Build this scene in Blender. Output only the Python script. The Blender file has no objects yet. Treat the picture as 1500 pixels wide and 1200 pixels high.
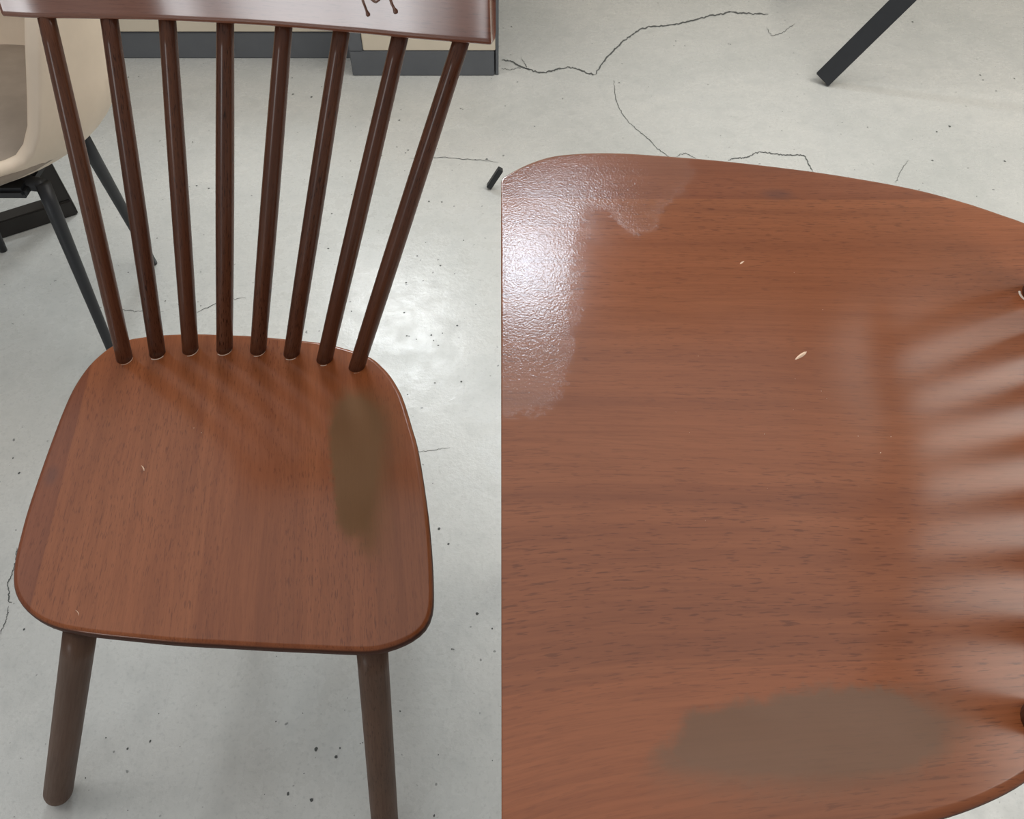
import bpy, bmesh, math, random
import numpy as np
from mathutils import Vector, Matrix
random.seed(4)
rng = np.random.default_rng(7)
sc = bpy.context.scene
COL = sc.collection

# ------------------------------------------------------------------ camera
FPX, CX, CY = 1100.0, 733.0, 600.0          # focal length and principal point, 1500x1200 frame
PITCH, H = math.radians(52.0), 1.143
cam_d = bpy.data.cameras.new('camera')
cam = bpy.data.objects.new('camera', cam_d); COL.objects.link(cam)
cam.location = (0, 0, H)
cam.rotation_euler = (math.pi/2 - PITCH, 0, 0)
cam_d.sensor_fit = 'HORIZONTAL'; cam_d.sensor_width = 36.0
cam_d.lens = 36.0*FPX/1500.0
cam_d.shift_x = (750.0-CX)/1500.0
cam_d.clip_start = 0.01
sc.camera = cam

# ------------------------------------------------------------------ world, lights, exposure
sc.view_settings.view_transform = 'Standard'
sc.view_settings.look = 'None'
sc.view_settings.gamma = 1.0
sc.view_settings.use_curve_mapping = False
sc.view_settings.exposure = 0.0
w = bpy.data.worlds.new('world'); sc.world = w; w.use_nodes = True
bg = w.node_tree.nodes['Background']
bg.inputs['Color'].default_value = (0.98, 0.98, 1.0, 1); bg.inputs['Strength'].default_value = 0.36

def area(name, loc, target, sx, sy, power, color):
    d = bpy.data.lights.new(name, 'AREA'); d.shape = 'RECTANGLE'; d.size = sx; d.size_y = sy
    d.energy = power; d.color = color
    o = bpy.data.objects.new(name, d); COL.objects.link(o); o.location = loc
    o.rotation_euler = (Vector(target)-Vector(loc)).to_track_quat('-Z', 'Y').to_euler()
    return o
area('ceiling_light', (-0.65, 1.27, 2.6), (-0.65, 1.27, 0), 3.7, 1.95, 27, (1.0, 0.97, 0.92))
area('window_light_right', (2.0, 1.2, 2.6), (2.0, 1.2, 0), 1.2, 2.0, 48, (1.0, 0.95, 0.87))
area('window_light_behind', (-2.30, -2.4, 0.65), (-0.3, 0.6, 0.8), 0.52, 0.6, 12, (0.95, 0.98, 1.0))
WIN_E = 22.0; WIN_E2 = 25.0

# ------------------------------------------------------------------ pixel -> place
SP, CP = math.sin(PITCH), math.cos(PITCH)
def ray(x, y):
    a = (x-CX)/FPX; b = -(y-CY)/FPX
    return Vector((a, CP + b*SP, -SP + b*CP))
def at(x, y, z):                            # point of the ray at height z
    d = ray(x, y); t = (z-H)/d.z
    return Vector((d.x*t, d.y*t, z))
def atY(x, y, Y):                           # point of the ray at distance Y
    d = ray(x, y); t = Y/d.y
    return Vector((d.x*t, Y, H+d.z*t))
def depth(p): return p[1]*CP + (H-p[2])*SP

# ------------------------------------------------------------------ helpers
def props(o, label=None, cat=None, group=None, kind=None):
    if label: o['label'] = label
    if cat: o['category'] = cat
    if group: o['group'] = group
    if kind: o['kind'] = kind
    return o
def empty(name, loc, label, cat, group=None):
    o = bpy.data.objects.new(name, None); COL.objects.link(o); o.location = loc
    o.empty_display_size = 0.05
    return props(o, label, cat, group)
def link(name, me, mat, parent=None, smooth=True):
    o = bpy.data.objects.new(name, me); COL.objects.link(o)
    if mat and not me.materials: me.materials.append(mat)
    if smooth:
        for p in me.polygons: p.use_smooth = True
    if parent:
        o.parent = parent
        if parent.parent is None: o.matrix_parent_inverse = Matrix.Translation(-parent.location)
    return o
def pymesh(name, verts, faces):
    me = bpy.data.meshes.new(name); me.from_pydata([tuple(v) for v in verts], [], faces); me.update()
    return me
def set_vec(me, name, arr):
    a = me.attributes.new(name, 'FLOAT_VECTOR', 'POINT')
    a.data.foreach_set('vector', np.asarray(arr, dtype=np.float32).ravel())
def set_f(me, name, arr):
    a = me.attributes.new(name, 'FLOAT', 'POINT')
    a.data.foreach_set('value', np.asarray(arr, dtype=np.float32).ravel())

def catmull(pts, n_per=6, closed=True):
    P = [np.array(p, float) for p in pts]; out = []
    N = len(P); rngN = N if closed else N-1
    for i in range(rngN):
        p0 = P[(i-1) % N] if closed or i > 0 else P[0]
        p1 = P[i]; p2 = P[(i+1) % N]
        p3 = P[(i+2) % N] if closed or i+2 < N else P[-1]
        for k in range(n_per):
            t = k/n_per
            out.append(0.5*((2*p1) + (-p0+p2)*t + (2*p0-5*p1+4*p2-p3)*t*t + (-p0+3*p1-3*p2+p3)*t**3))
    if not closed: out.append(P[-1])
    return np.array(out)
def resample(P, n, closed=True):
    Q = np.vstack([P, P[:1]]) if closed else P
    d = np.r_[0, np.cumsum(np.linalg.norm(np.diff(Q, axis=0), axis=1))]
    s = np.linspace(0, d[-1], n+1)[:-1] if closed else np.linspace(0, d[-1], n)
    return np.stack([np.interp(s, d, Q[:, k]) for k in range(Q.shape[1])], 1)
def sdf(points, poly):                       # negative inside
    pts = np.asarray(points)[:, :2]; poly = np.asarray(poly)[:, :2]
    best = np.full(len(pts), 1e9); ins = np.zeros(len(pts), bool)
    for i in range(len(poly)):
        a, b = poly[i], poly[(i+1) % len(poly)]
        ab = b-a; t = np.clip(((pts-a)@ab)/(ab@ab+1e-12), 0, 1)
        best = np.minimum(best, np.linalg.norm(pts-(a+t[:, None]*ab), axis=1))
        c = ((a[1] > pts[:, 1]) != (b[1] > pts[:, 1])) & (pts[:, 0] < (b[0]-a[0])*(pts[:, 1]-a[1])/(b[1]-a[1]+1e-12)+a[0])
        ins ^= c
    return np.where(ins, -best, best)

def tube(name, path, radii, mat, parent, seg=16, dome=True, square=False, flat=1.0):
    """round bar along a path of points; radius per point; carries its grain along the axis"""
    path = [Vector(p) for p in path]; verts = []; faces = []; grain = []
    s = 0.0; off = random.random()*5
    up = None
    for i, p in enumerate(path):
        t = (path[min(i+1, len(path)-1)] - path[max(i-1, 0)]).normalized()
        if up is None: up = Vector((0, 1, 0)) if abs(t.y) < 0.9 else Vector((1, 0, 0))
        u = (up - t*up.dot(t)).normalized(); v = t.cross(u); up = u
        if i: s += (p-path[i-1]).length
        for k in range(seg):
            a = 2*math.pi*(k+0.5)/seg
            verts.append(p + (u*math.cos(a)*flat + v*math.sin(a))*radii[i])
            grain.append((off + 0.012*math.cos(a), s+off*3, 0.012*math.sin(a)))
    n = len(path)
    for i in range(n-1):
        for k in range(seg):
            k2 = (k+1) % seg
            faces.append((i*seg+k, i*seg+k2, (i+1)*seg+k2, (i+1)*seg+k))
    faces.append(tuple(range(seg-1, -1, -1))); faces.append(tuple((n-1)*seg+k for k in range(seg)))
    me = pymesh(name, verts, faces); set_vec(me, 'grain', grain)
    o = link(name, me, mat, parent)
    return o
def bar(name, a, b, wx, wy, mat, parent=None, side=None):
    """square bar from a to b"""
    a, b = Vector(a), Vector(b); t = (b-a).normalized()
    s = Vector(side) if side else (Vector((0, 0, 1)) if abs(t.z) < .8 else Vector((1, 0, 0)))
    u = (s - t*s.dot(t)).normalized(); v = t.cross(u)
    bm = bmesh.new()
    vs = [[bm.verts.new(p + u*sx*wx/2 + v*sy*wy/2) for sx, sy in ((-1,-1),(1,-1),(1,1),(-1,1))] for p in (a, b)]
    for k in range(4): bm.faces.new((vs[0][k], vs[0][(k+1)%4], vs[1][(k+1)%4], vs[1][k]))
    bm.faces.new(vs[0][::-1]); bm.faces.new(vs[1])
    bmesh.ops.recalc_face_normals(bm, faces=bm.faces)
    bmesh.ops.bevel(bm, geom=bm.edges[:], offset=min(wx, wy)*0.08, segments=2, affect='EDGES')
    me = bpy.data.meshes.new(name); bm.to_mesh(me); bm.free()
    return link(name, me, mat, parent, smooth=False)
def box(name, lo, hi, mat, parent=None, bev=0.002):
    bm = bmesh.new(); bmesh.ops.create_cube(bm, size=1)
    for v in bm.verts:
        v.co = Vector([lo[k] + (v.co[k]+.5)*(hi[k]-lo[k]) for k in range(3)])
    if bev: bmesh.ops.bevel(bm, geom=bm.edges[:], offset=bev, segments=2, affect='EDGES')
    me = bpy.data.meshes.new(name); bm.to_mesh(me); bm.free()
    return link(name, me, mat, parent, smooth=False)

# ------------------------------------------------------------------ materials
def s2l(c): return tuple(((v/255)/12.92 if v/255 <= .04045 else ((v/255+.055)/1.055)**2.4) for v in c)
class NT:
    def __init__(s, name):
        s.m = bpy.data.materials.new(name); s.m.use_nodes = True
        s.t = s.m.node_tree; s.b = s.t.nodes['Principled BSDF']
    def n(s, kind, **kw):
        nd = s.t.nodes.new(kind)
        for k, v in kw.items(): setattr(nd, k, v)
        return nd
    def l(s, a, b): s.t.links.new(a, b)
    def val(s, sock, v):
        if hasattr(v, 'is_output') or isinstance(v, bpy.types.NodeSocket): s.l(v, sock)
        else: sock.default_value = v
    def math(s, op, a, b=None, clamp=False):
        nd = s.n('ShaderNodeMath', operation=op, use_clamp=clamp)
        s.val(nd.inputs[0], a)
        if b is not None: s.val(nd.inputs[1], b)
        return nd.outputs[0]
    def noise(s, vec, scale, detail=3, rough=.5):
        nd = s.n('ShaderNodeTexNoise'); s.l(vec, nd.inputs['Vector'])
        nd.inputs['Scale'].default_value = scale; nd.inputs['Detail'].default_value = detail
        nd.inputs['Roughness'].default_value = rough
        return nd.outputs['Fac']
    def ramp(s, fac, stops, interp='LINEAR'):
        nd = s.n('ShaderNodeValToRGB'); s.l(fac, nd.inputs[0]); r = nd.color_ramp; r.interpolation = interp
        while len(r.elements) > 1: r.elements.remove(r.elements[-1])
        r.elements[0].position = stops[0][0]; r.elements[0].color = (*stops[0][1], 1) if len(stops[0][1]) == 3 else stops[0][1]
        for p, c in stops[1:]:
            e = r.elements.new(p); e.color = (*c, 1)
        return nd.outputs[0]
    def mix(s, fac, a, b, blend='MIX'):
        nd = s.n('ShaderNodeMix', data_type='RGBA', blend_type=blend)
        s.val(nd.inputs[0], fac)
        for sock, v in ((nd.inputs[6], a), (nd.inputs[7], b)):
            if isinstance(v, tuple): sock.default_value = (*v, 1) if len(v) == 3 else v
            else: s.l(v, sock)
        return nd.outputs[2]
    def maprange(s, v, a, b, c=0., d=1., smooth=True):
        nd = s.n('ShaderNodeMapRange', interpolation_type='SMOOTHSTEP' if smooth else 'LINEAR')
        s.l(v, nd.inputs[0])
        for k, x in zip((1, 2, 3, 4), (a, b, c, d)): nd.inputs[k].default_value = x
        return nd.outputs[0]
    def scale(s, vec, sv, off=(0, 0, 0)):
        nd = s.n('ShaderNodeMapping'); s.l(vec, nd.inputs['Vector'])
        nd.inputs['Scale'].default_value = sv; nd.inputs['Location'].default_value = off
        return nd.outputs[0]

def wood(name, base, dark, light, boards=None, masks=False, coat=.5, coat_rough=.2, pores=1.0, rough=.5,
         red=None, stain_col=(106, 80, 56), knot=None):
    k = NT(name)
    at_ = k.n('ShaderNodeAttribute', attribute_name='grain'); g = at_.outputs['Vector']
    # slow waviness of the grain
    wv = k.noise(k.scale(g, (4, 3, 4)), 1.0, 2)
    sep = k.n('ShaderNodeSeparateXYZ'); k.l(g, sep.inputs[0])
    wob = k.math('MULTIPLY', k.math('SUBTRACT', wv, .5), .018)
    com = k.n('ShaderNodeCombineXYZ'); k.l(k.math('ADD', sep.outputs[0], wob), com.inputs[0])
    k.l(sep.outputs[1], com.inputs[1]); k.l(sep.outputs[2], com.inputs[2]); gw = com.outputs[0]
    band = k.noise(k.scale(gw, (55, 2.2, 55)), 1.0, 4, .6)
    fine = k.noise(k.scale(gw, (520, 16, 520)), 1.0, 4, .65)
    pore = k.noise(k.scale(gw, (900, 85, 900)), 1.0, 2, .5)
    blot = k.noise(k.scale(g, (9, 6, 9)), 1.0, 3, .5)
    col = k.ramp(band, [(.05, dark), (.52, base), (.95, light)])
    col = k.mix(k.maprange(fine, .38, .72, .0, .42), col, dark)
    if boards:
        tone = k.ramp(sep.outputs[0], boards, 'CONSTANT')
        col = k.mix(1.0, col, tone, 'MULTIPLY')
    col = k.mix(k.maprange(blot, .35, .7, 0, .28), col, red or light)
    pm = k.maprange(pore, .57, .68)
    pzone = k.maprange(k.noise(k.scale(g, (10, 2.5, 10), (3, 1, 0)), 1.0, 1), .35, .62, .25, 1)
    pm = k.math('MULTIPLY', k.math('MULTIPLY', pm, pzone), .55*pores)
    col = k.mix(pm, col, (dark[0]*.42, dark[1]*.33, dark[2]*.25))
    if knot is not None:
        dx = k.math('MULTIPLY', k.math('SUBTRACT', sep.outputs[0], float(knot[0])), 1.15); dy = k.math('MULTIPLY', k.math('SUBTRACT', sep.outputs[1], float(knot[1])), .62)
        kd = k.math('ADD', k.math('SQRT', k.math('ADD', k.math('MULTIPLY', dx, dx), k.math('MULTIPLY', dy, dy))), k.math('MULTIPLY', k.math('SUBTRACT', blot, .5), .006))
        col = k.mix(k.maprange(kd, .002, .0135, .55, 0), col, s2l((84, 52, 44)))
    rgh = k.maprange(fine, .3, .7, rough-.05, rough+.08)
    cw = coat; cr = coat_rough; hgt = k.math('MULTIPLY', fine, .35)
    if masks:
        st = k.n('ShaderNodeAttribute', attribute_name='stain').outputs['Fac']
        po = k.n('ShaderNodeAttribute', attribute_name='polish').outputs['Fac']
        sf = k.n('ShaderNodeAttribute', attribute_name='soft').outputs['Fac']
        nz = k.noise(k.scale(g, (110, 110, 110)), 1.0, 4, .65)
        nzs = k.math('MULTIPLY', k.math('SUBTRACT', nz, .5), .014)
        nd = k.n('ShaderNodeMapRange', interpolation_type='SMOOTHSTEP')
        k.l(k.math('ADD', st, nzs), nd.inputs[0])
        k.l(k.math('MULTIPLY', sf, -1.0), nd.inputs[1]); k.l(k.math('ADD', k.math('MULTIPLY', sf, .35), .004), nd.inputs[2])
        nd.inputs[3].default_value = 1; nd.inputs[4].default_value = 0
        sm = nd.outputs[0]
        sc_ = k.mix(k.maprange(blot, .3, .7), s2l(stain_col), s2l(tuple(v+10 for v in stain_col)))
        col = k.mix(k.math('MULTIPLY', sm, .86), col, sc_)
        ed = k.n('ShaderNodeAttribute', attribute_name='edge').outputs['Fac']
        col = k.mix(k.math('MULTIPLY', ed, .85), col, s2l((54, 34, 29)))
        pmk = k.maprange(k.math('ADD', po, k.math('ADD', k.math('MULTIPLY', k.math('SUBTRACT', nz, .5), .030), k.math('MULTIPLY', k.math('SUBTRACT', k.noise(k.scale(g, (650, 650, 650)), 1.0, 3, .7), .5), .022))), -.009, .005, 1, 0)
        inv = k.math('SUBTRACT', 1.0, sm)
        cw = k.math('MULTIPLY', inv, k.math('ADD', coat, k.math('MULTIPLY', pmk, 1.0-coat), True))
        cr = k.math('ADD', k.math('MULTIPLY', pmk, .15-coat_rough), coat_rough)
        rgh = k.math('ADD', rgh, k.math('MULTIPLY', sm, .2), True)
        spark = k.noise(k.scale(g, (520, 520, 520)), 1.0, 1.5, .6)
        ch = k.math('MULTIPLY', k.math('MULTIPLY', spark, pmk), 1.0)
        cb = k.n('ShaderNodeBump'); cb.inputs['Strength'].default_value = 1.0; cb.inputs['Distance'].default_value = .00015
        k.l(ch, cb.inputs['Height']); k.l(cb.outputs[0], k.b.inputs['Coat Normal'])
    b = k.n('ShaderNodeBump'); b.inputs['Strength'].default_value = .12; b.inputs['Distance'].default_value = .001
    k.l(hgt, b.inputs['Height']); k.l(b.outputs[0], k.b.inputs['Normal'])
    k.l(col, k.b.inputs['Base Color']); k.l(rgh, k.b.inputs['Roughness'])
    k.b.inputs['Specular IOR Level'].default_value = .06; k.b.inputs['Coat IOR'].default_value = 1.6
    if masks: cw = k.math('MULTIPLY', cw, k.math('SUBTRACT', 1.0, k.math('MULTIPLY', ed, .8)))
    k.val(k.b.inputs['Coat Weight'], cw); k.val(k.b.inputs['Coat Roughness'], cr)
    return k.m
def plain(name, col, rough=.5, spec=.5, var=.08, scale=30, bump=0., metal=0.):
    k = NT(name); tc = k.n('ShaderNodeTexCoord').outputs['Object']
    n = k.noise(tc, scale, 4, .6); c = s2l(col)
    k.l(k.ramp(n, [(.3, tuple(v*(1-var) for v in c)), (.7, tuple(v*(1+var) for v in c))]), k.b.inputs['Base Color'])
    k.b.inputs['Roughness'].default_value = rough; k.b.inputs['Specular IOR Level'].default_value = spec
    k.b.inputs['Metallic'].default_value = metal
    if bump:
        b = k.n('ShaderNodeBump'); b.inputs['Strength'].default_value = bump; b.inputs['Distance'].default_value = .002
        k.l(k.noise(tc, scale*6, 3), b.inputs['Height']); k.l(b.outputs[0], k.b.inputs['Normal'])
    return k.m
def floor_mat():
    k = NT('sealed_concrete'); tc = k.n('ShaderNodeTexCoord').outputs['Object']
    a = k.noise(tc, 2.2, 5, .6); b_ = k.noise(tc, 22, 5, .65); c_ = k.noise(tc, 160, 3, .6)
    st = k.noise(k.scale(tc, (60, 9, 1)), 1.0, 4, .7)
    col = k.ramp(a, [(.3, s2l((186, 188, 184))), (.5, s2l((196, 197, 193))), (.72, s2l((203, 203, 198)))])
    col = k.mix(k.maprange(b_, .45, .75, 0, .30), col, s2l((166, 169, 166)))
    col = k.mix(k.maprange(c_, .50, .8, 0, .35), col, s2l((150, 153, 151)))
    col = k.mix(k.maprange(st, .60, .75, 0, .18), col, s2l((142, 145, 144)))
    pit = k.noise(tc, 75, 1, .4)
    col = k.mix(k.maprange(pit, .755, .80, 0, .7), col, s2l((90, 92, 90)))
    k.l(col, k.b.inputs['Base Color'])
    k.l(k.maprange(b_, .3, .7, .22, .36), k.b.inputs['Roughness'])
    k.b.inputs['Specular IOR Level'].default_value = .42
    bp = k.n('ShaderNodeBump'); bp.inputs['Strength'].default_value = .18; bp.inputs['Distance'].default_value = .004
    k.l(k.math('ADD', k.noise(tc, 38, 4, .7), k.math('MULTIPLY', c_, .3)), bp.inputs['Height']); k.l(bp.outputs[0], k.b.inputs['Normal'])
    return k.m
def glow(name, col, e):
    k = NT(name); k.b.inputs['Emission Color'].default_value = (*col, 1); k.b.inputs['Emission Strength'].default_value = e
    k.b.inputs['Base Color'].default_value = (.8, .85, .9, 1); return k.m

M_floor = floor_mat()
M_crack = plain('crack_dark', (92, 94, 92), .9, .2)
M_pit = plain('pit_dark', (84, 86, 84), .9, .2)
M_wall = plain('wall_paint', (214, 208, 196), .7, .3, .03, 4)
M_cream = plain('cream_laminate', (222, 210, 190), .45, .4, .02, 6)
M_slate = plain('slate_laminate', (100, 103, 107), .5, .4, .06, 12)
M_black = plain('black_steel', (37, 39, 42), .45, .45, .10, 40)
M_brownblack = plain('black_powder_coat', (40, 37, 34), .55, .4, .12, 40)
M_shell = plain('cream_leather', (214, 198, 178), .5, .35, .07, 9, .05)
M_cushion = plain('taupe_leather', (140, 128, 115), .55, .35, .16, 12, .08)
M_chip = plain('pale_chip', (226, 196, 170), .7, .3)
M_glue = plain('dried_glue', (205, 188, 172), .5, .4)
M_varnish = plain('varnish_run', (120, 84, 66), .12, .7)
M_top = plain('table_top', (60, 56, 52), .5, .4)
M_pane = glow('bright_pane', (.90, .96, 1.0), WIN_E)
M_pane2 = glow('bright_pane_high', (.76, .88, 1.0), WIN_E2)
WB, WD, WL, WR = s2l((135, 78, 46)), s2l((106, 56, 31)), s2l((150, 91, 57)), s2l((130, 68, 34))

# ------------------------------------------------------------------ the setting
def quad(name, pts, mat, kind='structure'):
    me = pymesh(name, pts, [tuple(range(len(pts)))]); o = link(name, me, mat, smooth=False); o['kind'] = kind; return o
floor = quad('floor', [(-3.2, -3.2, 0), (3.2, -3.2, 0), (3.2, 2.72, 0), (-3.2, 2.72, 0)], M_floor)
wall = box('wall_back', (-3.2, 2.72, 0), (3.2, 2.82, 3.2), M_wall, None, 0); wall['kind'] = 'structure'
# windows in the back wall: a low one and a clerestory
def window(name, x0, x1, z0, z1, pane, n):
    win = box(name, (x0, 2.68, z0-.06), (x1, 2.72, z0), M_cream, None, .004); win['kind'] = 'structure'
    box('window_frame', (x0, 2.69, z1), (x1, 2.72, z1+.06), M_cream, win, .004)
    for k in range(n+1): box('window_frame', (x0+(x1-x0-.05)*k/n, 2.69, z0), (x0+(x1-x0-.05)*k/n+.05, 2.72, z1), M_cream, win, .004)
    for k in range(n): box('pane', (x0+(x1-x0-.05)*k/n+.05, 2.70, z0), (x0+(x1-x0-.05)*(k+1)/n, 2.715, z1), pane, win, 0)
window('window_1', -.80, -.22, 1.35, 2.10, M_pane, 1)
window('window_2', -.12, .44, 2.44, 2.84, M_pane2, 1)

def ribbon(name, pix, wpx, mat, z=.0006, jit=1.3):
    P = resample(catmull([(p[0], p[1]) for p in pix], 4, False), max(8, int(len(pix)*7)), False)
    P = P + rng.normal(0, jit*.45, P.shape); v = []; f = []
    for i, p in enumerate(P):
        t = P[min(i+1, len(P)-1)]-P[max(i-1, 0)]; t = t/np.linalg.norm(t); n = np.array((-t[1], t[0]))
        e = min(1, i/3, (len(P)-1-i)/3)
        ww = wpx*(.35+.65*e)*rng.uniform(.5, 1.2)/2
        for s in (-1, 1):
            q = p+n*ww*s; q3 = at(q[0], q[1], z); v.append(q3)
        if i: f.append((2*i-2, 2*i-1, 2*i+1, 2*i))
    return link(name, pymesh(name, v, f), mat, floor, False)
CR = [
 ([(735, 88), (750, 90), (760, 96), (773, 101), (790, 106), (800, 106), (818, 101), (838, 99), (855, 105), (872, 110)], 2.2),
 ([(872, 110), (880, 97), (893, 80), (912, 62), (938, 43), (965, 38), (985, 36), (1010, 31), (1040, 23), (1060, 20), (1070, 17), (1085, 19), (1125, 21)], 2.2),
 ([(735, 100), (748, 102), (762, 99), (775, 101)], 1.0), ([(763, 84), (773, 101)], 1.0),
 ([(900, 118), (901, 140), (906, 155), (915, 172), (930, 187), (950, 204), (962, 216), (985, 234)], 1.1),
 ([(990, 230), (1002, 225), (1012, 228), (1020, 233)], 1.0),
 ([(1066, 236), (1070, 233), (1085, 231), (1098, 229), (1112, 222), (1130, 225), (1150, 227), (1178, 228), (1184, 240), (1191, 252)], 1.7),
 ([(1123, 40), (1130, 52), (1145, 48), (1165, 34)], .9), ([(1312, 268), (1320, 250), (1332, 234)], .8),
 ([(25, 803), (22, 825), (16, 845), (11, 855), (13, 868), (12, 880), (17, 884)], 1.8),
 ([(12, 888), (10, 905), (3, 922), (0, 930)], 1.2),
 ([(170, 452), (200, 456), (240, 457)], .8), ([(285, 458), (330, 440), (360, 436)], .8),
 ([(600, 232), (660, 231), (730, 238)], .8),
 ([(600, 663), (630, 660), (660, 656)], .7)]
for pix, wd in CR: ribbon('crack', pix, wd, M_crack)
# pits and specks in the concrete
pits = [(643, 775, 4), (657, 797, 3.5), (699, 899, 4), (721, 921, 2.5), (662, 951, 2.6), (463, 1098, 5), (492, 1109, 5), (498, 1096, 2.5), (404, 1057, 2.2),
        (422, 1163, 4.5), (456, 1172, 5), (220, 1086, 3.5), (187, 1097, 3), (155, 1081, 2), (125, 1140, 2), (636, 1195, 3), (642, 1106, 2), (586, 1042, 2.5),
        (595, 414, 3), (620, 411, 2.4), (645, 389, 3), (611, 375, 2.6), (592, 458, 3), (670, 477, 3), (632, 491, 3), (635, 499, 2.6), (642, 506, 2.6), (596, 492, 2.6),
        (610, 497, 2), (648, 488, 2), (486, 313, 3), (481, 364, 3), (515, 456, 2.4), (679, 352, 2), (666, 401, 2), (697, 446, 2), (676, 559, 3), (637, 561, 2.4),
        (597, 578, 2.5), (35, 922, 3), (19, 671, 2.5), (28, 693, 3), (230, 349, 2.2), (188, 399, 2.4), (242, 441, 2.2), (262, 446, 2.2), (294, 448, 2),
        (288, 272, 3), (306, 276, 2.4), (282, 208, 2), (188, 113, 2.2), (203, 112, 2), (248, 105, 2), (429, 138, 3), (456, 142, 3.5), (471, 127, 2),
        (428, 114, 2), (585, 176, 2.6), (598, 220, 2.5), (594, 224, 2), (559, 228, 2), (628, 295, 3), (647, 296, 3), (665, 302, 2), (515, 285, 2), (696, 234, 2.5), (713, 233, 3.5),
        (749, 39, 3), (907, 121, 2.6), (740, 155, 2), (783, 185, 2), (1070, 65, 2), (1337, 32, 3), (1436, 110, 3), (1440, 117, 2), (1486, 115, 2.6), (1391, 185, 4), (1372, 193, 3), (1472, 236, 3), (1366, 235, 3), (990, 60, 2), (758, 120, 2), (1003, 67, 2)]
for _ in range(230):
    x, y = rng.uniform(0, 1500), rng.uniform(90, 1200)
    pits.append((x, y, rng.uniform(.8, 1.7)))
v = []; f = []
for x, y, r in pits:
    c = at(x, y, .0004); rr = r*.5*depth(c)/FPX; n0 = len(v); a0 = rng.uniform(0, 6)
    for j in range(6): v.append(c + Vector((math.cos(a0+j*1.047)*rr*rng.uniform(.7, 1.4), math.sin(a0+j*1.047)*rr*rng.uniform(.8, 1.5), 0)))
    f.append(tuple(range(n0, n0+6)))
o = link('pits', pymesh('pits', v, f), M_pit, floor, False); o['kind'] = 'stuff'

# ------------------------------------------------------------------ seats
def seat(name, P, zt, grain_fn, mat, parent, n_ring, masks, dish=.004, cut=False, thick=.021, under=False):
    """P: closed outline (n,2) counter-clockwise, top at zt; rings towards the centre"""
    n = len(P); c = P.mean(0)
    T = np.roll(P, -1, 0)-np.roll(P, 1, 0); T /= np.linalg.norm(T, axis=1)[:, None]
    N = np.stack([T[:, 1], -T[:, 0]], 1)          # outward for ccw
    if cut:
        N = N*np.clip((P[:, :1]-.0008)/.03, 0, 1)
    rings = []
    for t in np.linspace(0, .994, n_ring+1)[1:]:
        q = c + (P-c)*t - N*.0048*t**14
        z = zt - dish*(1-t**2)**1.5
        rings.append(np.c_[q, np.full(n, z)])
    rings.append(np.c_[c+(P-c)*.9985-N*.0048, np.full(n, zt)]); top_n = len(rings)
    for ins, dz in ((.0030, -.0005), (.0014, -.0015), (.0004, -.0032), (0, -.0060), (0, -.011), (.0015, -.0145), (.006, -.0175), (.014, -thick)):
        if under: ins = ins + max(0, -dz-.005)*1.3
        rings.append(np.c_[P-N*ins, np.full(n, zt+dz)])
    rings.append(np.c_[c+(P-c)*.5, np.full(n, zt-thick-.001)])
    V = np.vstack([[[c[0], c[1], zt-dish]]]+rings+[[[c[0], c[1], zt-thick-.001]]])
    R = len(rings); F = []
    for k in range(n): F.append((0, 1+k, 1+(k+1) % n))
    for r in range(R-1):
        a = 1+r*n; b = a+n
        for k in range(n):
            k2 = (k+1) % n; F.append((a+k, b+k, b+k2, a+k2))
    a = 1+(R-1)*n; last = len(V)-1
    for k in range(n): F.append((a+k, last, a+(k+1) % n))
    me = pymesh(name, V, F)
    set_vec(me, 'grain', grain_fn(V))
    top = V[:, 2] > zt-thick*.8
    st = sdf(V, masks['stain']); st[~top] = .1
    set_f(me, 'stain', st)
    po = sdf(V, masks['polish']) if masks.get('polish') is not None else np.full(len(V), .1)
    edge = np.zeros(len(V)); edge[1+n*(top_n+2):] = 1; set_f(me, 'edge', edge)
    set_f(me, 'polish', po); set_f(me, 'soft', masks['soft'](V))
    return link(name, me, mat, parent)
def px_poly(pix, z): return np.array([at(x, y, z)[:2] for x, y in pix])
def ccw(P):
    a = np.sum(P[:, 0]*np.roll(P[:, 1], -1)-np.roll(P[:, 0], -1)*P[:, 1])
    return P if a > 0 else P[::-1]
def chip(pix, z, wpx, parent):
    """small pale chip in the varnish"""
    v = []; f = []; m = len(pix)
    for i, (x, y) in enumerate(pix):
        e = math.sin(math.pi*(i+.35)/(m-.3)); a = at(x-wpx*e/2, y, z); b = at(x+wpx*e/2, y, z); mid = at(x, y, z+.0006)
        v += [a, mid, b]
        if i: k = 3*i; f += [(k-3, k-2, k+1, k), (k-2, k-1, k+2, k+1)]
    o = link('scratch', pymesh('scratch', v, f), M_chip, parent, False); return props(o, 'pale scratch through the varnish')

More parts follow.
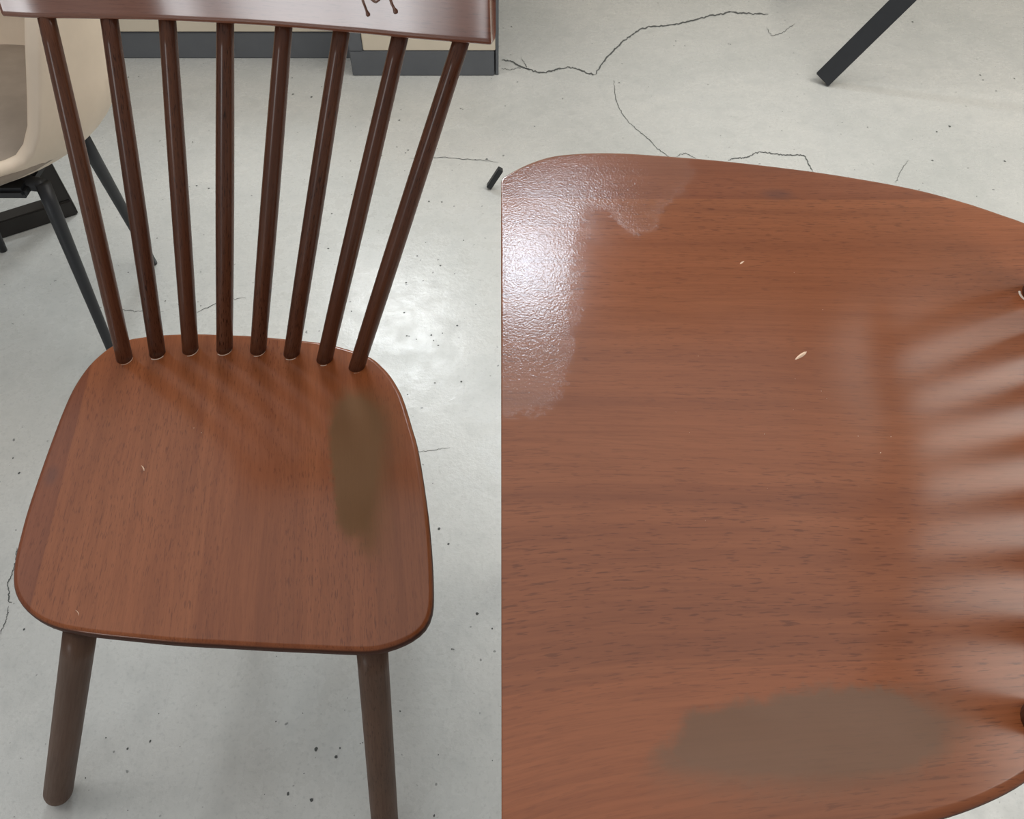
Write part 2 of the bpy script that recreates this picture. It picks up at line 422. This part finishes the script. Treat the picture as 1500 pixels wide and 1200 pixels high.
# ---- the chair that is seen whole
ZS = .430
LS = [(330,492),(365,493),(400,496),(440,500),(475,504),(500,510),(520,516),(544,525),(560,538),(574,554),(588,578),(596,600),(604,627),(612,655),(620,700),(628,757),
      (633,812),(635,855),(635,885),(632,902),(625,918),(611,932),(592,943),(570,951),(545,956),(510,956),(467,954),(400,951),(330,947),(260,943),(187,936),(133,930),(93,923),
      (67,914),(47,902),(32,887),(23,870),(20,850),(22,825),(29,793),(40,752),(56,704),(73,656),(92,606),(108,571),(128,541),(148,521),(166,508),(189,499),(213,495),(240,492),(290,490.5)]
PL = ccw(resample(catmull(px_poly(LS, ZS-.004), 6), 180))
al = (at(430, 520, ZS)-at(418, 900, ZS)); al.z = 0; al.normalize(); GX0 = at(20, 850, ZS)
VPg = at(430, 300, ZS)
def grain_left(V):
    # boards converge slightly towards the back, as the staves do
    ax = Vector((al.y, -al.x, 0)); d = V[:, :2]-np.array(GX0[:2])
    return np.c_[d@np.array((ax.x, ax.y)), d@np.array((al.x, al.y)), V[:, 2]]
def gx(x, y): return float(grain_left(np.array([at(x, y, ZS)]))[0, 0])
bd = lambda v: (v[0], v[1], v[2])
M_seatL = wood('walnut_stain_seat', WB, WD, WL,
   boards=[(0, (.72, .68, .80)), (max(gx(62, 800), .01), (1.0, 1.0, 1.0)), (gx(297, 760), (.94, .91, .90)), (gx(430, 760), (1.06, 1.03, 1.0)), (gx(545, 760), (.96, .95, .95))],
   masks=True, coat=.42, coat_rough=.17, red=WR, knot=grain_left(np.array([at(75, 698, ZS)]))[0, :2])
M_wood = wood('walnut_stain_dark', s2l((92, 55, 37)), s2l((60, 34, 25)), s2l((116, 73, 48)), coat=.45, coat_rough=.24, pores=1.7, red=s2l((108, 64, 44)))
M_leg = wood('walnut_stain_leg', s2l((92, 68, 53)), s2l((72, 50, 39)), s2l((106, 79, 61)), coat=.25, coat_rough=.35, pores=.8, red=s2l((112, 80, 62)))
M_rail = wood('walnut_stain_rail', s2l((136, 88, 68)), s2l((108, 64, 50)), s2l((152, 100, 78)), coat=1.0, coat_rough=.16, pores=.6, red=s2l((140, 84, 58)))
base = at(330, 720, 0); base = Vector((-.31, .47, 0))
chair = empty('dining_chair', base, 'brown wooden spindle back chair standing whole on the grey floor, its front legs in view', 'chair', None)
stL = px_poly([(484,590),(482,640),(486,690),(491,735),(494,770),(503,785),(518,793),(527,810),(542,818),(558,812),(568,785),(575,720),(580,670),(584,620),(575,590),(545,570),(505,566)], ZS)
def softL(V):
    x0, x1 = at(500, 700, ZS).x, at(580, 700, ZS).x
    yb = at(500, 620, ZS).y; yt = at(500, 560, ZS).y
    s = np.clip((V[:, 0]-x0)/(x1-x0), 0, 1)
    return .004+.045*s**1.3 + .03*np.clip((V[:, 1]-yb)/(yt-yb), 0, 1)
seatL = seat('seat', PL, ZS, grain_left, M_seatL, chair, 70, dict(stain=stL, soft=softL))
chip([(207, 682), (209, 684), (210.5, 687), (211, 690)], ZS-.0025, 2.2, seatL)
chip([(126, 720), (127, 722), (128.5, 725), (130, 728)], ZS-.002, 2.4, seatL)
chip([(110.5, 894), (113, 895.5), (115, 898.5), (115.5, 902)], ZS-.0004, 1.8, seatL)

SB = [(183,530),(231,522),(279,517),(329,516),(378,517.5),(427,522.5),(475,531),(522,542)]
ST = [(68,25),(160,27),(245,28),(330,31),(416,36),(501,41),(587,49),(676,59)]
spind = []
arcY = lambda s: .012*(1-(2*s-1)**2)
for i in range(8):
    b = at(SB[i][0], SB[i][1]-3, ZS-.003); s = i/7
    t0 = at(*ST[i], .812); t = atY(*ST[i], t0.y+arcY(s))
    d = (t-b); top = b+d*1.02; bot = b-d*.02
    path = [bot+(top-bot)*u for u in np.linspace(0, 1, 15)]
    rb = 11.3*depth(b)/FPX; rt = 12.2*depth(t)/FPX
    rad = [rb + (rt-rb)*u + .0010*math.sin(math.pi*u) for u in np.linspace(0, 1, 15)]
    o = tube('spindle', path, rad, M_wood, chair, 20)
    spind.append((b, t))
    # dried glue round the foot of the spindle
    gl = []
    a0, a1 = [( -1.9, .4), (-2.2, -.3), (-1.8, .3), (-2.4, .2), (-2.0, .2), (-2.2, -.6), (-1.9, -1.0), (-1.8, -.9)][i]
    for a in np.linspace(a0, a1, 10): gl.append(b+Vector((math.cos(a)*(rb+.0008), math.sin(a)*(rb+.0012), .0016)))
    tube('glue_bead', gl, [.0004]+[.0010]*8+[.0004], M_glue, o, 6)

# top rail: a bent board, lower edge traced, leaning with the spindles
def rail(parent, low, lean, hgt, th, mat, name='top_rail'):
    """low: list of points along the middle of the lower edge (left to right)"""
    n = len(low); V = []; G = []; F = []
    prof = []
    m = 10
    r = th*.42
    sec = [(-th/2+.0022, 0), (-th/2+.0007, .0012), (-th/2, .003), (-th/2, .006), (-th/2, hgt*.25), (-th/2, hgt*.5), (-th/2, hgt*.75), (-th/2, hgt-r), (-th/2+r*.4, hgt-r*.2), (0, hgt), (th/2-r*.4, hgt-r*.2), (th/2, hgt-r),
           (th/2, hgt*.5), (th/2, r*.5), (th/2-r*.3, 0), (0, -.0006)]
    s = 0; ns = len(sec)
    for i, p in enumerate(low):
        t = (low[min(i+1, n-1)]-low[max(i-1, 0)]).normalized()
        out = Vector((t.y, -t.x, 0)).normalized()        # towards the sitter
        up = (lean - t*lean.dot(t)).normalized(); back = -out
        back = (back-up*back.dot(up)).normalized()
        if i: s += (p-low[i-1]).length
        e = min(i, n-1-i); sh = {0: .82, 1: .98}.get(e, 1.0); dz = {0: .0012, 1: .0002}.get(e, 0)
        for (a, h) in sec:
            hh = h if h < hgt*.5 else h-dz
            hh = hh if h > hgt*.5 else hh+dz
            V.append(p + back*a*sh + up*hh); G.append((hh, s, a))
    for i in range(n-1):
        for k in range(ns):
            k2 = (k+1) % ns; F.append((i*ns+k, (i+1)*ns+k, (i+1)*ns+k2, i*ns+k2))
    F.append(tuple(range(ns))); F.append(tuple((n-1)*ns+k for k in range(ns-1, -1, -1)))
    me = pymesh(name, V, F); set_vec(me, 'grain', G)
    return link(name, me, mat, parent)
RB = [(15,25.5),(18,25.7),(60,28),(120,29),(180,30),(240,31),(300,34),(360,37),(420,41),(480,46),(540,51),(600,57),(660,62),(700,65),(719,66.6),(722,66.8)]
RBs = catmull(RB, 4, False)
low = []
for i, (x, y) in enumerate(RBs):
    s = min(1, max(0, (x-9)/(730-9))); p0 = at(x, y-6, .812); low.append(atY(x, y-6, p0.y+arcY(s)-.003))
lean = (spind[3][1]-spind[3][0]).normalized(); lean = Vector((0, lean.y, lean.z)).normalized()
railL = rail(chair, low, lean, .105, .026, M_rail)
# runs of varnish on the front of the rail
def drip(pix, r0, r1):
    pts = []
    for x, y in pix:
        d = ray(x, y); s = (x-9)/721; k = min(range(len(low)), key=lambda j: abs(RBs[j][0]-x))
        # front face of the rail here
        tg = (low[min(k+1, len(low)-1)]-low[max(k-1, 0)]).normalized(); nrm = Vector((tg.y, -tg.x, 0)); nrm = (nrm-lean*nrm.dot(lean)).normalized(); q = low[k]+nrm*.0132
        t = (q-Vector((0, 0, H))).dot(nrm)/d.dot(nrm)
        pts.append(Vector((0, 0, H))+d*t+nrm*.0004)
    rad = [r0]*(len(pts)-2)+[r1, r1*.6]
    return tube('varnish_drip', pts, rad, M_varnish, railL, 8)
drip([(531, 0), (534, 8), (537, 16), (539, 21), (540, 24)], .0009, .0019)
drip([(571, -3), (574, 6), (577, 12), (579.5, 17), (580.5, 20)], .0010, .0022)
drip([(543, -3), (547, 1.5), (551, 3), (555, 0), (558, -4)], .0010, .0010)

# legs
def leg(parent, top, foot, rt, rb, mat):
    top, foot = Vector(top), Vector(foot); us = list(np.linspace(0, .93, 10))+[.955, .972, .985, .994, .9985, 1.0]
    path = [top+(foot-top)*u for u in us]
    rad = [(rt+(rb-rt)*u)*(1 if u < .95 else math.sqrt(max(.02, 1-((u-.95)/.05)**2*.90))) for u in us]
    return tube('leg', path, rad, mat, parent, 24)
def lpx(t, zt, f, wt, wb, ft=None):
    a = at(*t, zt); b = at(*f, 0.0)
    return a, b, wt/2*depth(a)/FPX, wb/2*depth(b)/FPX
a, b, r1, r2 = lpx((119, 915), .412, (84, 1168), 46, 38.5); leg(chair, a, b, r1, r2, M_leg)
a, b, r1, r2 = lpx((544, 935), .412, (565, 1222), 46.5, 38.5); leg(chair, a, b, r1, r2, M_leg)
for x, dx in ((-.36, -.05), (-.22, .05)): leg(chair, (x, .585, .412), (x+dx, .66, 0), .016, .0165, M_leg)

# ---- the chair that is seen close up
ZR = .713
RT = [(736,266),(747,258),(758,251),(772,243.5),(790,236.5),(812,231),(840,228),(872,226.5),(912,227),(960,230),(1010,234),(1060,238.5),(1110,244),(1190,254),(1260,265),(1310,274),(1360,285),(1420,302),(1470,319),(1500,330),
      (1540,352),(1572,392),(1592,460),(1606,560),(1612,680),(1612,800),(1604,920),(1590,1010),(1566,1080),(1535,1122),(1500,1149),(1470,1167),(1440,1181),(1415,1191),(1385,1201),(1330,1216),(1260,1228),(1150,1240),(1000,1250),(870,1252),(780,1250),(740,1248)]
cur = catmull([at(x, y, ZR-.004)[:2] for x, y in RT], 6, False)
cur = resample(cur, 230, False)
y0, y1 = at(733.6, 267, ZR).y, cur[-1][1]
linecut = np.stack([np.full(70, .0006), np.linspace(y1, y0, 70)], 1)
PR = ccw(np.vstack([cur, linecut]))
Yc = at(1000, 640, ZR).y; Yt = at(900, 227, ZR).y; Yb = at(900, 1240, ZR).y
def grain_right(V):
    d = (Yt-V[:, 1]); x = V[:, 0]
    fan = 1.0 + .35*(x-.15)*np.clip((d-(Yt-Yc))/(Yc-Yb), 0, 1)
    bend = .010*np.sin(x*9+1)*np.clip(d/(Yt-Yb), 0, 1)
    return np.c_[d*fan+bend, x, V[:, 2]]
def gy(x, y): return float(grain_right(np.array([at(x, y, ZR)]))[0, 0])
M_seatR = wood('walnut_stain_seat_worn', WB, WD, WL,
   boards=[(0, (.78, .72, .78)), (gy(1000, 288), (1.0, 1.0, 1.0)), (gy(950, 703), (.94, .92, .91)), (gy(950, 982), (1.05, 1.02, 1.0)), (gy(950, 1195), (.96, .95, .95))],
   masks=True, coat=.50, coat_rough=.17, red=WR, knot=grain_right(np.array([at(1140, 284, ZR)]))[0, :2], stain_col=(114, 92, 78))
stool = empty('dining_chair', (.25, .36, 0), 'brown wooden chair with its large worn seat filling the right half, grain running sideways', 'chair', None)
stR = px_poly([(1120,1026),(1080,1031),(1045,1038),(1020,1046),(1001,1050),(999,1066),(986,1086),(966,1098),(951,1110),(950,1130),(963,1145),(990,1154),(1040,1168),(1100,1180),(1180,1190),(1260,1186),(1340,1160),(1400,1120),
               (1436,1078),(1436,1056),(1412,1031),(1370,1013),(1330,1008),(1260,1007),(1200,1009),(1160,1016)], ZR)
poR = px_poly([(690,200),(780,180),(1010,200),(1015,262),(995,285),(972,298),(962,330),(940,342),(918,336),(902,318),(888,302),(870,302),(857,325),(852,370),(846,430),(838,490),(830,540),(815,580),(790,606),(733,616),(690,616)], ZR)
def softR(V):
    ya, yb = at(1100, 1100, ZR).y, at(1100, 1190, ZR).y
    xa, xb = at(1330, 1100, ZR).x, at(1440, 1100, ZR).x
    return .004+.05*np.clip((V[:, 1]-ya)/(yb-ya), 0, 1)+.03*np.clip((V[:, 0]-xa)/(xb-xa), 0, 1)
seatR = seat('seat', PR, ZR, grain_right, M_seatR, stool, 90, dict(stain=stR, polish=poR, soft=softR), dish=.003, cut=True, thick=.022, under=True)
def chip2(pts, parent, z):
    P = [at(x, y, z+.0002) for x, y in pts]; c = sum(P, Vector())/len(P); c.z = z+.0010
    n = len(P); o = link('scratch', pymesh('scratch', P+[c], [(i, (i+1) % n, n) for i in range(n)]), M_chip, parent, False)
    return props(o, 'pale leaf shaped chip in the varnish')
chip2([(1079.5,389.5),(1081,386),(1085,382.5),(1090,380.5),(1097,379.5),(1093,383),(1089,387),(1084,390),(1081,390.5)], seatR, ZR-.0028)
chip2([(1164.5,526.5),(1168,522),(1173,518),(1178,515.5),(1182,515),(1180.5,518.5),(1176,522.5),(1170,525.5),(1166,527)], seatR, ZR-.003)
chip2([(1288,663),(1290,661.5),(1291.5,663.5),(1290,665.5),(1288.5,665)], seatR, ZR-.003)
def dust(parent, dots, z):
    v = []; f = []
    for x, y, wpx in dots:
        c = at(x, y, z); rr = wpx*.5*depth(c)/FPX; n0 = len(v)
        v += [c+Vector((rr, 0, 0)), c+Vector((0, rr, 0)), c+Vector((-rr, 0, 0)), c+Vector((0, -rr, 0)), c+Vector((0, 0, rr))]
        f += [(n0+k, n0+(k+1) % 4, n0+4) for k in range(4)]
    o = link('dust', pymesh('dust', v, f), M_chip, parent, False); o['kind'] = 'stuff'
dots = [(990,604,2.2),(1010,634,2),(1000,654,1.6),(986,653,1.4),(907,681,1.8),(1033,763,1.8),(847,846,2),(774,611,2),(745,652,2.2),(762,695,1.6),(907,1021,2),(901,1134,2.2),(803,1036,1.6),(1024,1080,1.8),(1036,1080,1.8),
        (1041,1043,1.6),(1163,400,2.4),(1203,573,1.4),(1211,584,1.4),(1305,640,2.2),(1257,639,1.4),(1324,995,2),(1408,926,2),(1411,931,1.6),(1370,1169,2.2),(1155,1185,2),(1272,1084,1.6),(1121,1102,1.8),(1120,636,1.6),(1340,429,1.5)]
dots += [(rng.uniform(760, 1480), rng.uniform(400, 1120), rng.uniform(.7, 1.3)) for _ in range(60)]
dust(seatR, dots, ZR-.0026)
dust(seatL, [(284,627,1.4),(295,634,1.6),(582,708,2),(479,764,1.4),(519,762,1.6),(533,723,1.4),(390,910,1.2),(478,625,1.6),(577,607,1.4),(440,588,1.4)], ZS-.0030)
lean2 = Vector((.30, .40, .86)).normalized()
tops = []
for i in range(8):
    s = i/7; yy = at(1500, 432, ZR).y*(1-s)+at(1500, 1058, ZR).y*s
    xx = at(1517, 432, ZR).x*(1-s)+at(1523, 1058, ZR).x*s + .030*(1-(2*s-1)**2)
    b = Vector((xx, yy, ZR-.002)); t = b+Vector((.10, .27*(1-s)+.15*s, .36))
    path = [b+(t-b)*u for u in np.linspace(-.03, 1.03, 14)]
    o = tube('spindle', path, [.0105-.001*abs(u-.5) for u in np.linspace(0, 1, 14)], M_wood, stool, 20)
    tops.append(t)
    if i == 0:
        gl = [b+Vector((math.cos(a)*.0118, math.sin(a)*.0118, .0008)) for a in np.linspace(2.7, 4.4, 8)]
        tube('glue_bead', gl, [.0012]*8, M_glue, o, 6)
ext = [tops[0]+(tops[0]-tops[1])*.8]+tops+[tops[7]+(tops[7]-tops[6])*.8]
rl = catmull([tuple(p) for p in ext], 4, False)
rail(stool, [Vector(p) for p in rl], Vector((.3, .25, .9)).normalized(), .10, .024, M_rail)
for (x, y), (dx, dy) in (((.07, .50), (-.02, .05)), ((.07, .17), (-.02, -.01)), ((.33, .45), (.04, .05)), ((.32, .22), (.04, -.03))):
    leg(stool, (x, y, ZR-.016), (x+dx, y+dy, 0), .018, .016, M_leg)

# ------------------------------------------------------------------ cream tub chair at the left edge
tub = empty('tub_chair', (-.93, 1.19, 0), 'cream tub chair on thin black metal legs at the left edge behind the spindles', 'chair')
def shell(parent):
    C = Vector((-.925, 1.19, 0)); n = 96; m = 34; V = []; F = []
    def rim(th):
        d = abs((th+math.radians(85)+math.pi) % (2*math.pi)-math.pi)          # angle from the front (-Y)
        u = min(1, max(0, (math.degrees(d)-38)/34)); u = u*u*(3-2*u)
        v = min(1, max(0, (math.degrees(d)-70)/70))
        return .455+.235*u+.10*v
    def rad(z):
        u = min(1, max(0, (z-.385)/.15)); base_r = .10+.185*(1-(1-u)**2.4)**(1/1.9)
        return base_r if u < 1 else .285+.033*min(1, (z-.535)/.25)
    TH = .030
    for i in range(n):
        th = 2*math.pi*i/n; zr = rim(th); sx = 1.0; row = []
        for k in range(m):
            u = k/(m-1); z = .385+(zr-.385)*u**2.0; row.append((rad(z), z))
        rr, zz = row[-1]
        row += [(rr-TH*.15, zr+.007), (rr-TH*.5, zr+.011), (rr-TH*.85, zr+.007), (rr-TH, zr)]
        for k in range(12):
            u = 1-(k+1)/12.; z = .425+(zr-.425)*u**1.15; row.append((max(.02, rad(z)-TH) if k < 11 else .02, z))
        V += [C+Vector((math.cos(th)*r*1.0, math.sin(th)*r*.92, z)) for r, z in row]
    L = m+16
    for i in range(n):
        j = (i+1) % n
        for k in range(L-1): F.append((i*L+k, j*L+k, j*L+k+1, i*L+k+1))
    F.append(tuple(i*L for i in range(n-1, -1, -1))); F.append(tuple(i*L+L-1 for i in range(n)))
    return link('shell', pymesh('shell', V, F), M_shell, parent)
shell(tub)
def cushion(parent):
    bm = bmesh.new(); bmesh.ops.create_uvsphere(bm, u_segments=40, v_segments=20, radius=1)
    for v in bm.verts:
        z = v.co.z; v.co = Vector((-.925+v.co.x*.236, 1.175+v.co.y*.236, .445+.035*math.copysign(abs(z)**.8, z)))
    me = bpy.data.meshes.new('seat_cushion'); bm.to_mesh(me); bm.free()
    return link('seat_cushion', me, M_cushion, parent)
cushion(tub)
box('leg_bracket', (-1.06, 1.05, .368), (-.79, 1.33, .388), M_black, tub, .006)
f1 = at(172, 534, 0); t1 = at(62, 268, .385)
f2 = at(225, 386, 0); t2 = at(118, 196, .40)
for a, b in ((t1, f1), (t2, f2), ((-1.06, 1.06, .38), (-1.15, .99, 0)), ((-1.06, 1.32, .38), (-1.15, 1.36, 0))):
    a, b = Vector(a), Vector(b)
    tube('leg', [a+(b-a)*u for u in np.linspace(0, 1, 8)], list(np.linspace(.0125, .0085, 8)), M_black, tub, 14)
tube('leg_brace', [Vector((-1.0, 1.10, .376)), Vector((-.85, 1.10, .372)), t1+Vector((0, 0, -.004))], [.014, .014, .012], M_black, tub, 12)

# ------------------------------------------------------------------ black table frame at far left
tabl = empty('table', (-1.3, 1.6, 0), 'black steel table foot and post standing behind the cream tub chair', 'table')
dv = Vector((-.85, -.53, 0)).normalized(); nv = Vector((-.53, .85, 0)).normalized()
c0 = at(117, 317, 0)+nv*.03
bw, bh = .042, .042
for k in range(2):
    o0 = c0 + nv*(k*.62)
    bar('foot_bar', o0+Vector((0, 0, bh/2)), o0+dv*.66+Vector((0, 0, bh/2)), bh, bw, M_brownblack, tabl, (0, 0, 1))
    for u in (.018, .64):
        p = o0+dv*u; bar('post', p+Vector((0, 0, bh)), p+Vector((0, 0, .70)), .036, .036, M_brownblack, tabl, tuple(dv))
q = [c0+Vector((0, 0, .70)), c0+dv*.70+Vector((0, 0, .70)), c0+nv*.68+dv*.70+Vector((0, 0, .70)), c0+nv*.68+Vector((0, 0, .70))]
me = pymesh('table_top', q+[p+Vector((0, 0, .025)) for p in q], [(3,2,1,0), (4,5,6,7), (0,1,5,4), (1,2,6,5), (2,3,7,6), (3,0,4,7)])
link('table_top', me, M_top, tabl, False)

# ------------------------------------------------------------------ cabinets along the back wall
cab = empty('cabinet', (-1.0, 2.45, 0), 'long cream cabinet on a low slate grey plinth behind the chair back', 'cabinet')
x1 = -.452
box('plinth', (-1.75, 2.250, 0), (x1, 2.70, .078), M_slate, cab, .002)
box('body', (-1.75, 2.262, .078), (x1, 2.70, .80), M_cream, cab, .003)
for xa, xb in ((-1.75, -1.22), (-1.22, x1)):
    box('door', (xa+.003, 2.2465, .081), (xb-.003, 2.262, .785), M_cream, cab, .002)
cab2 = empty('cabinet', (-.23, 2.4, 0), 'cream cabinet framed in slate grey, standing forward at the right of the plinth', 'cabinet')
Yf = at(600, 111, 0).y
xl, xp, xr = at(517, 111, 0).x, at(532, 75, .07).x, at(726, 80, .07).x
box('plinth', (xl, Yf, 0), (xr-.004, 2.70, .073), M_slate, cab2, .002)
box('side_panel', (xl, Yf, .073), (xp, 2.70, .84), M_slate, cab2, .002)
box('door', (xp+.001, Yf+.002, .074), (xr-.001, Yf+.02, .84), M_cream, cab2, .002)
box('body', (xp+.001, Yf+.02, .074), (xr, 2.70, .84), M_slate, cab2, 0)
bar('side_panel', (xr+.004, Yf+.004, .42), (xr+.004, 2.68, .42), .84, .009, M_slate, cab2, (0, 0, 1))

# ------------------------------------------------------------------ stray leg ends and the table at the right
p0 = at(716, 274, 0.004); p1 = at(733.6, 247.5, .055)
o = bar('metal_leg', p0, p1, .013, .016, M_black); props(o, 'short end of a black metal leg on the bright floor right of the spindles', 'metal leg')
tabr = empty('table', (1.6, 2.2, 0), 'dark steel table leg slanting to the floor at the top of the right half', 'table')
fa = at(1203, 122, 0); fb = at(1652, -325, .70)
def slant(a, b, w=.052): return bar('leg', a+Vector((0, 0, .012)), b, .022, w, M_black, tabr, tuple(Vector((0, 0, H))-a))
l1 = slant(fa, fb)
l2 = slant(Vector((fa.x, fa.y+.56, 0)), Vector((fb.x, fb.y+.52, .70)))
for dy in (0, .52):
    slant(Vector((2.75, fa.y+dy, 0)), Vector((2.32, fb.y+dy, .70)))
for dy in (0, .52):
    bar('rail', (fb.x-.02, fb.y+dy, .70), (2.36, fb.y+dy, .70), .03, .05, M_black, tabr)
for x in (fb.x, 2.32): bar('rail', (x, fb.y, .70), (x, fb.y+.52, .70), .03, .05, M_black, tabr)
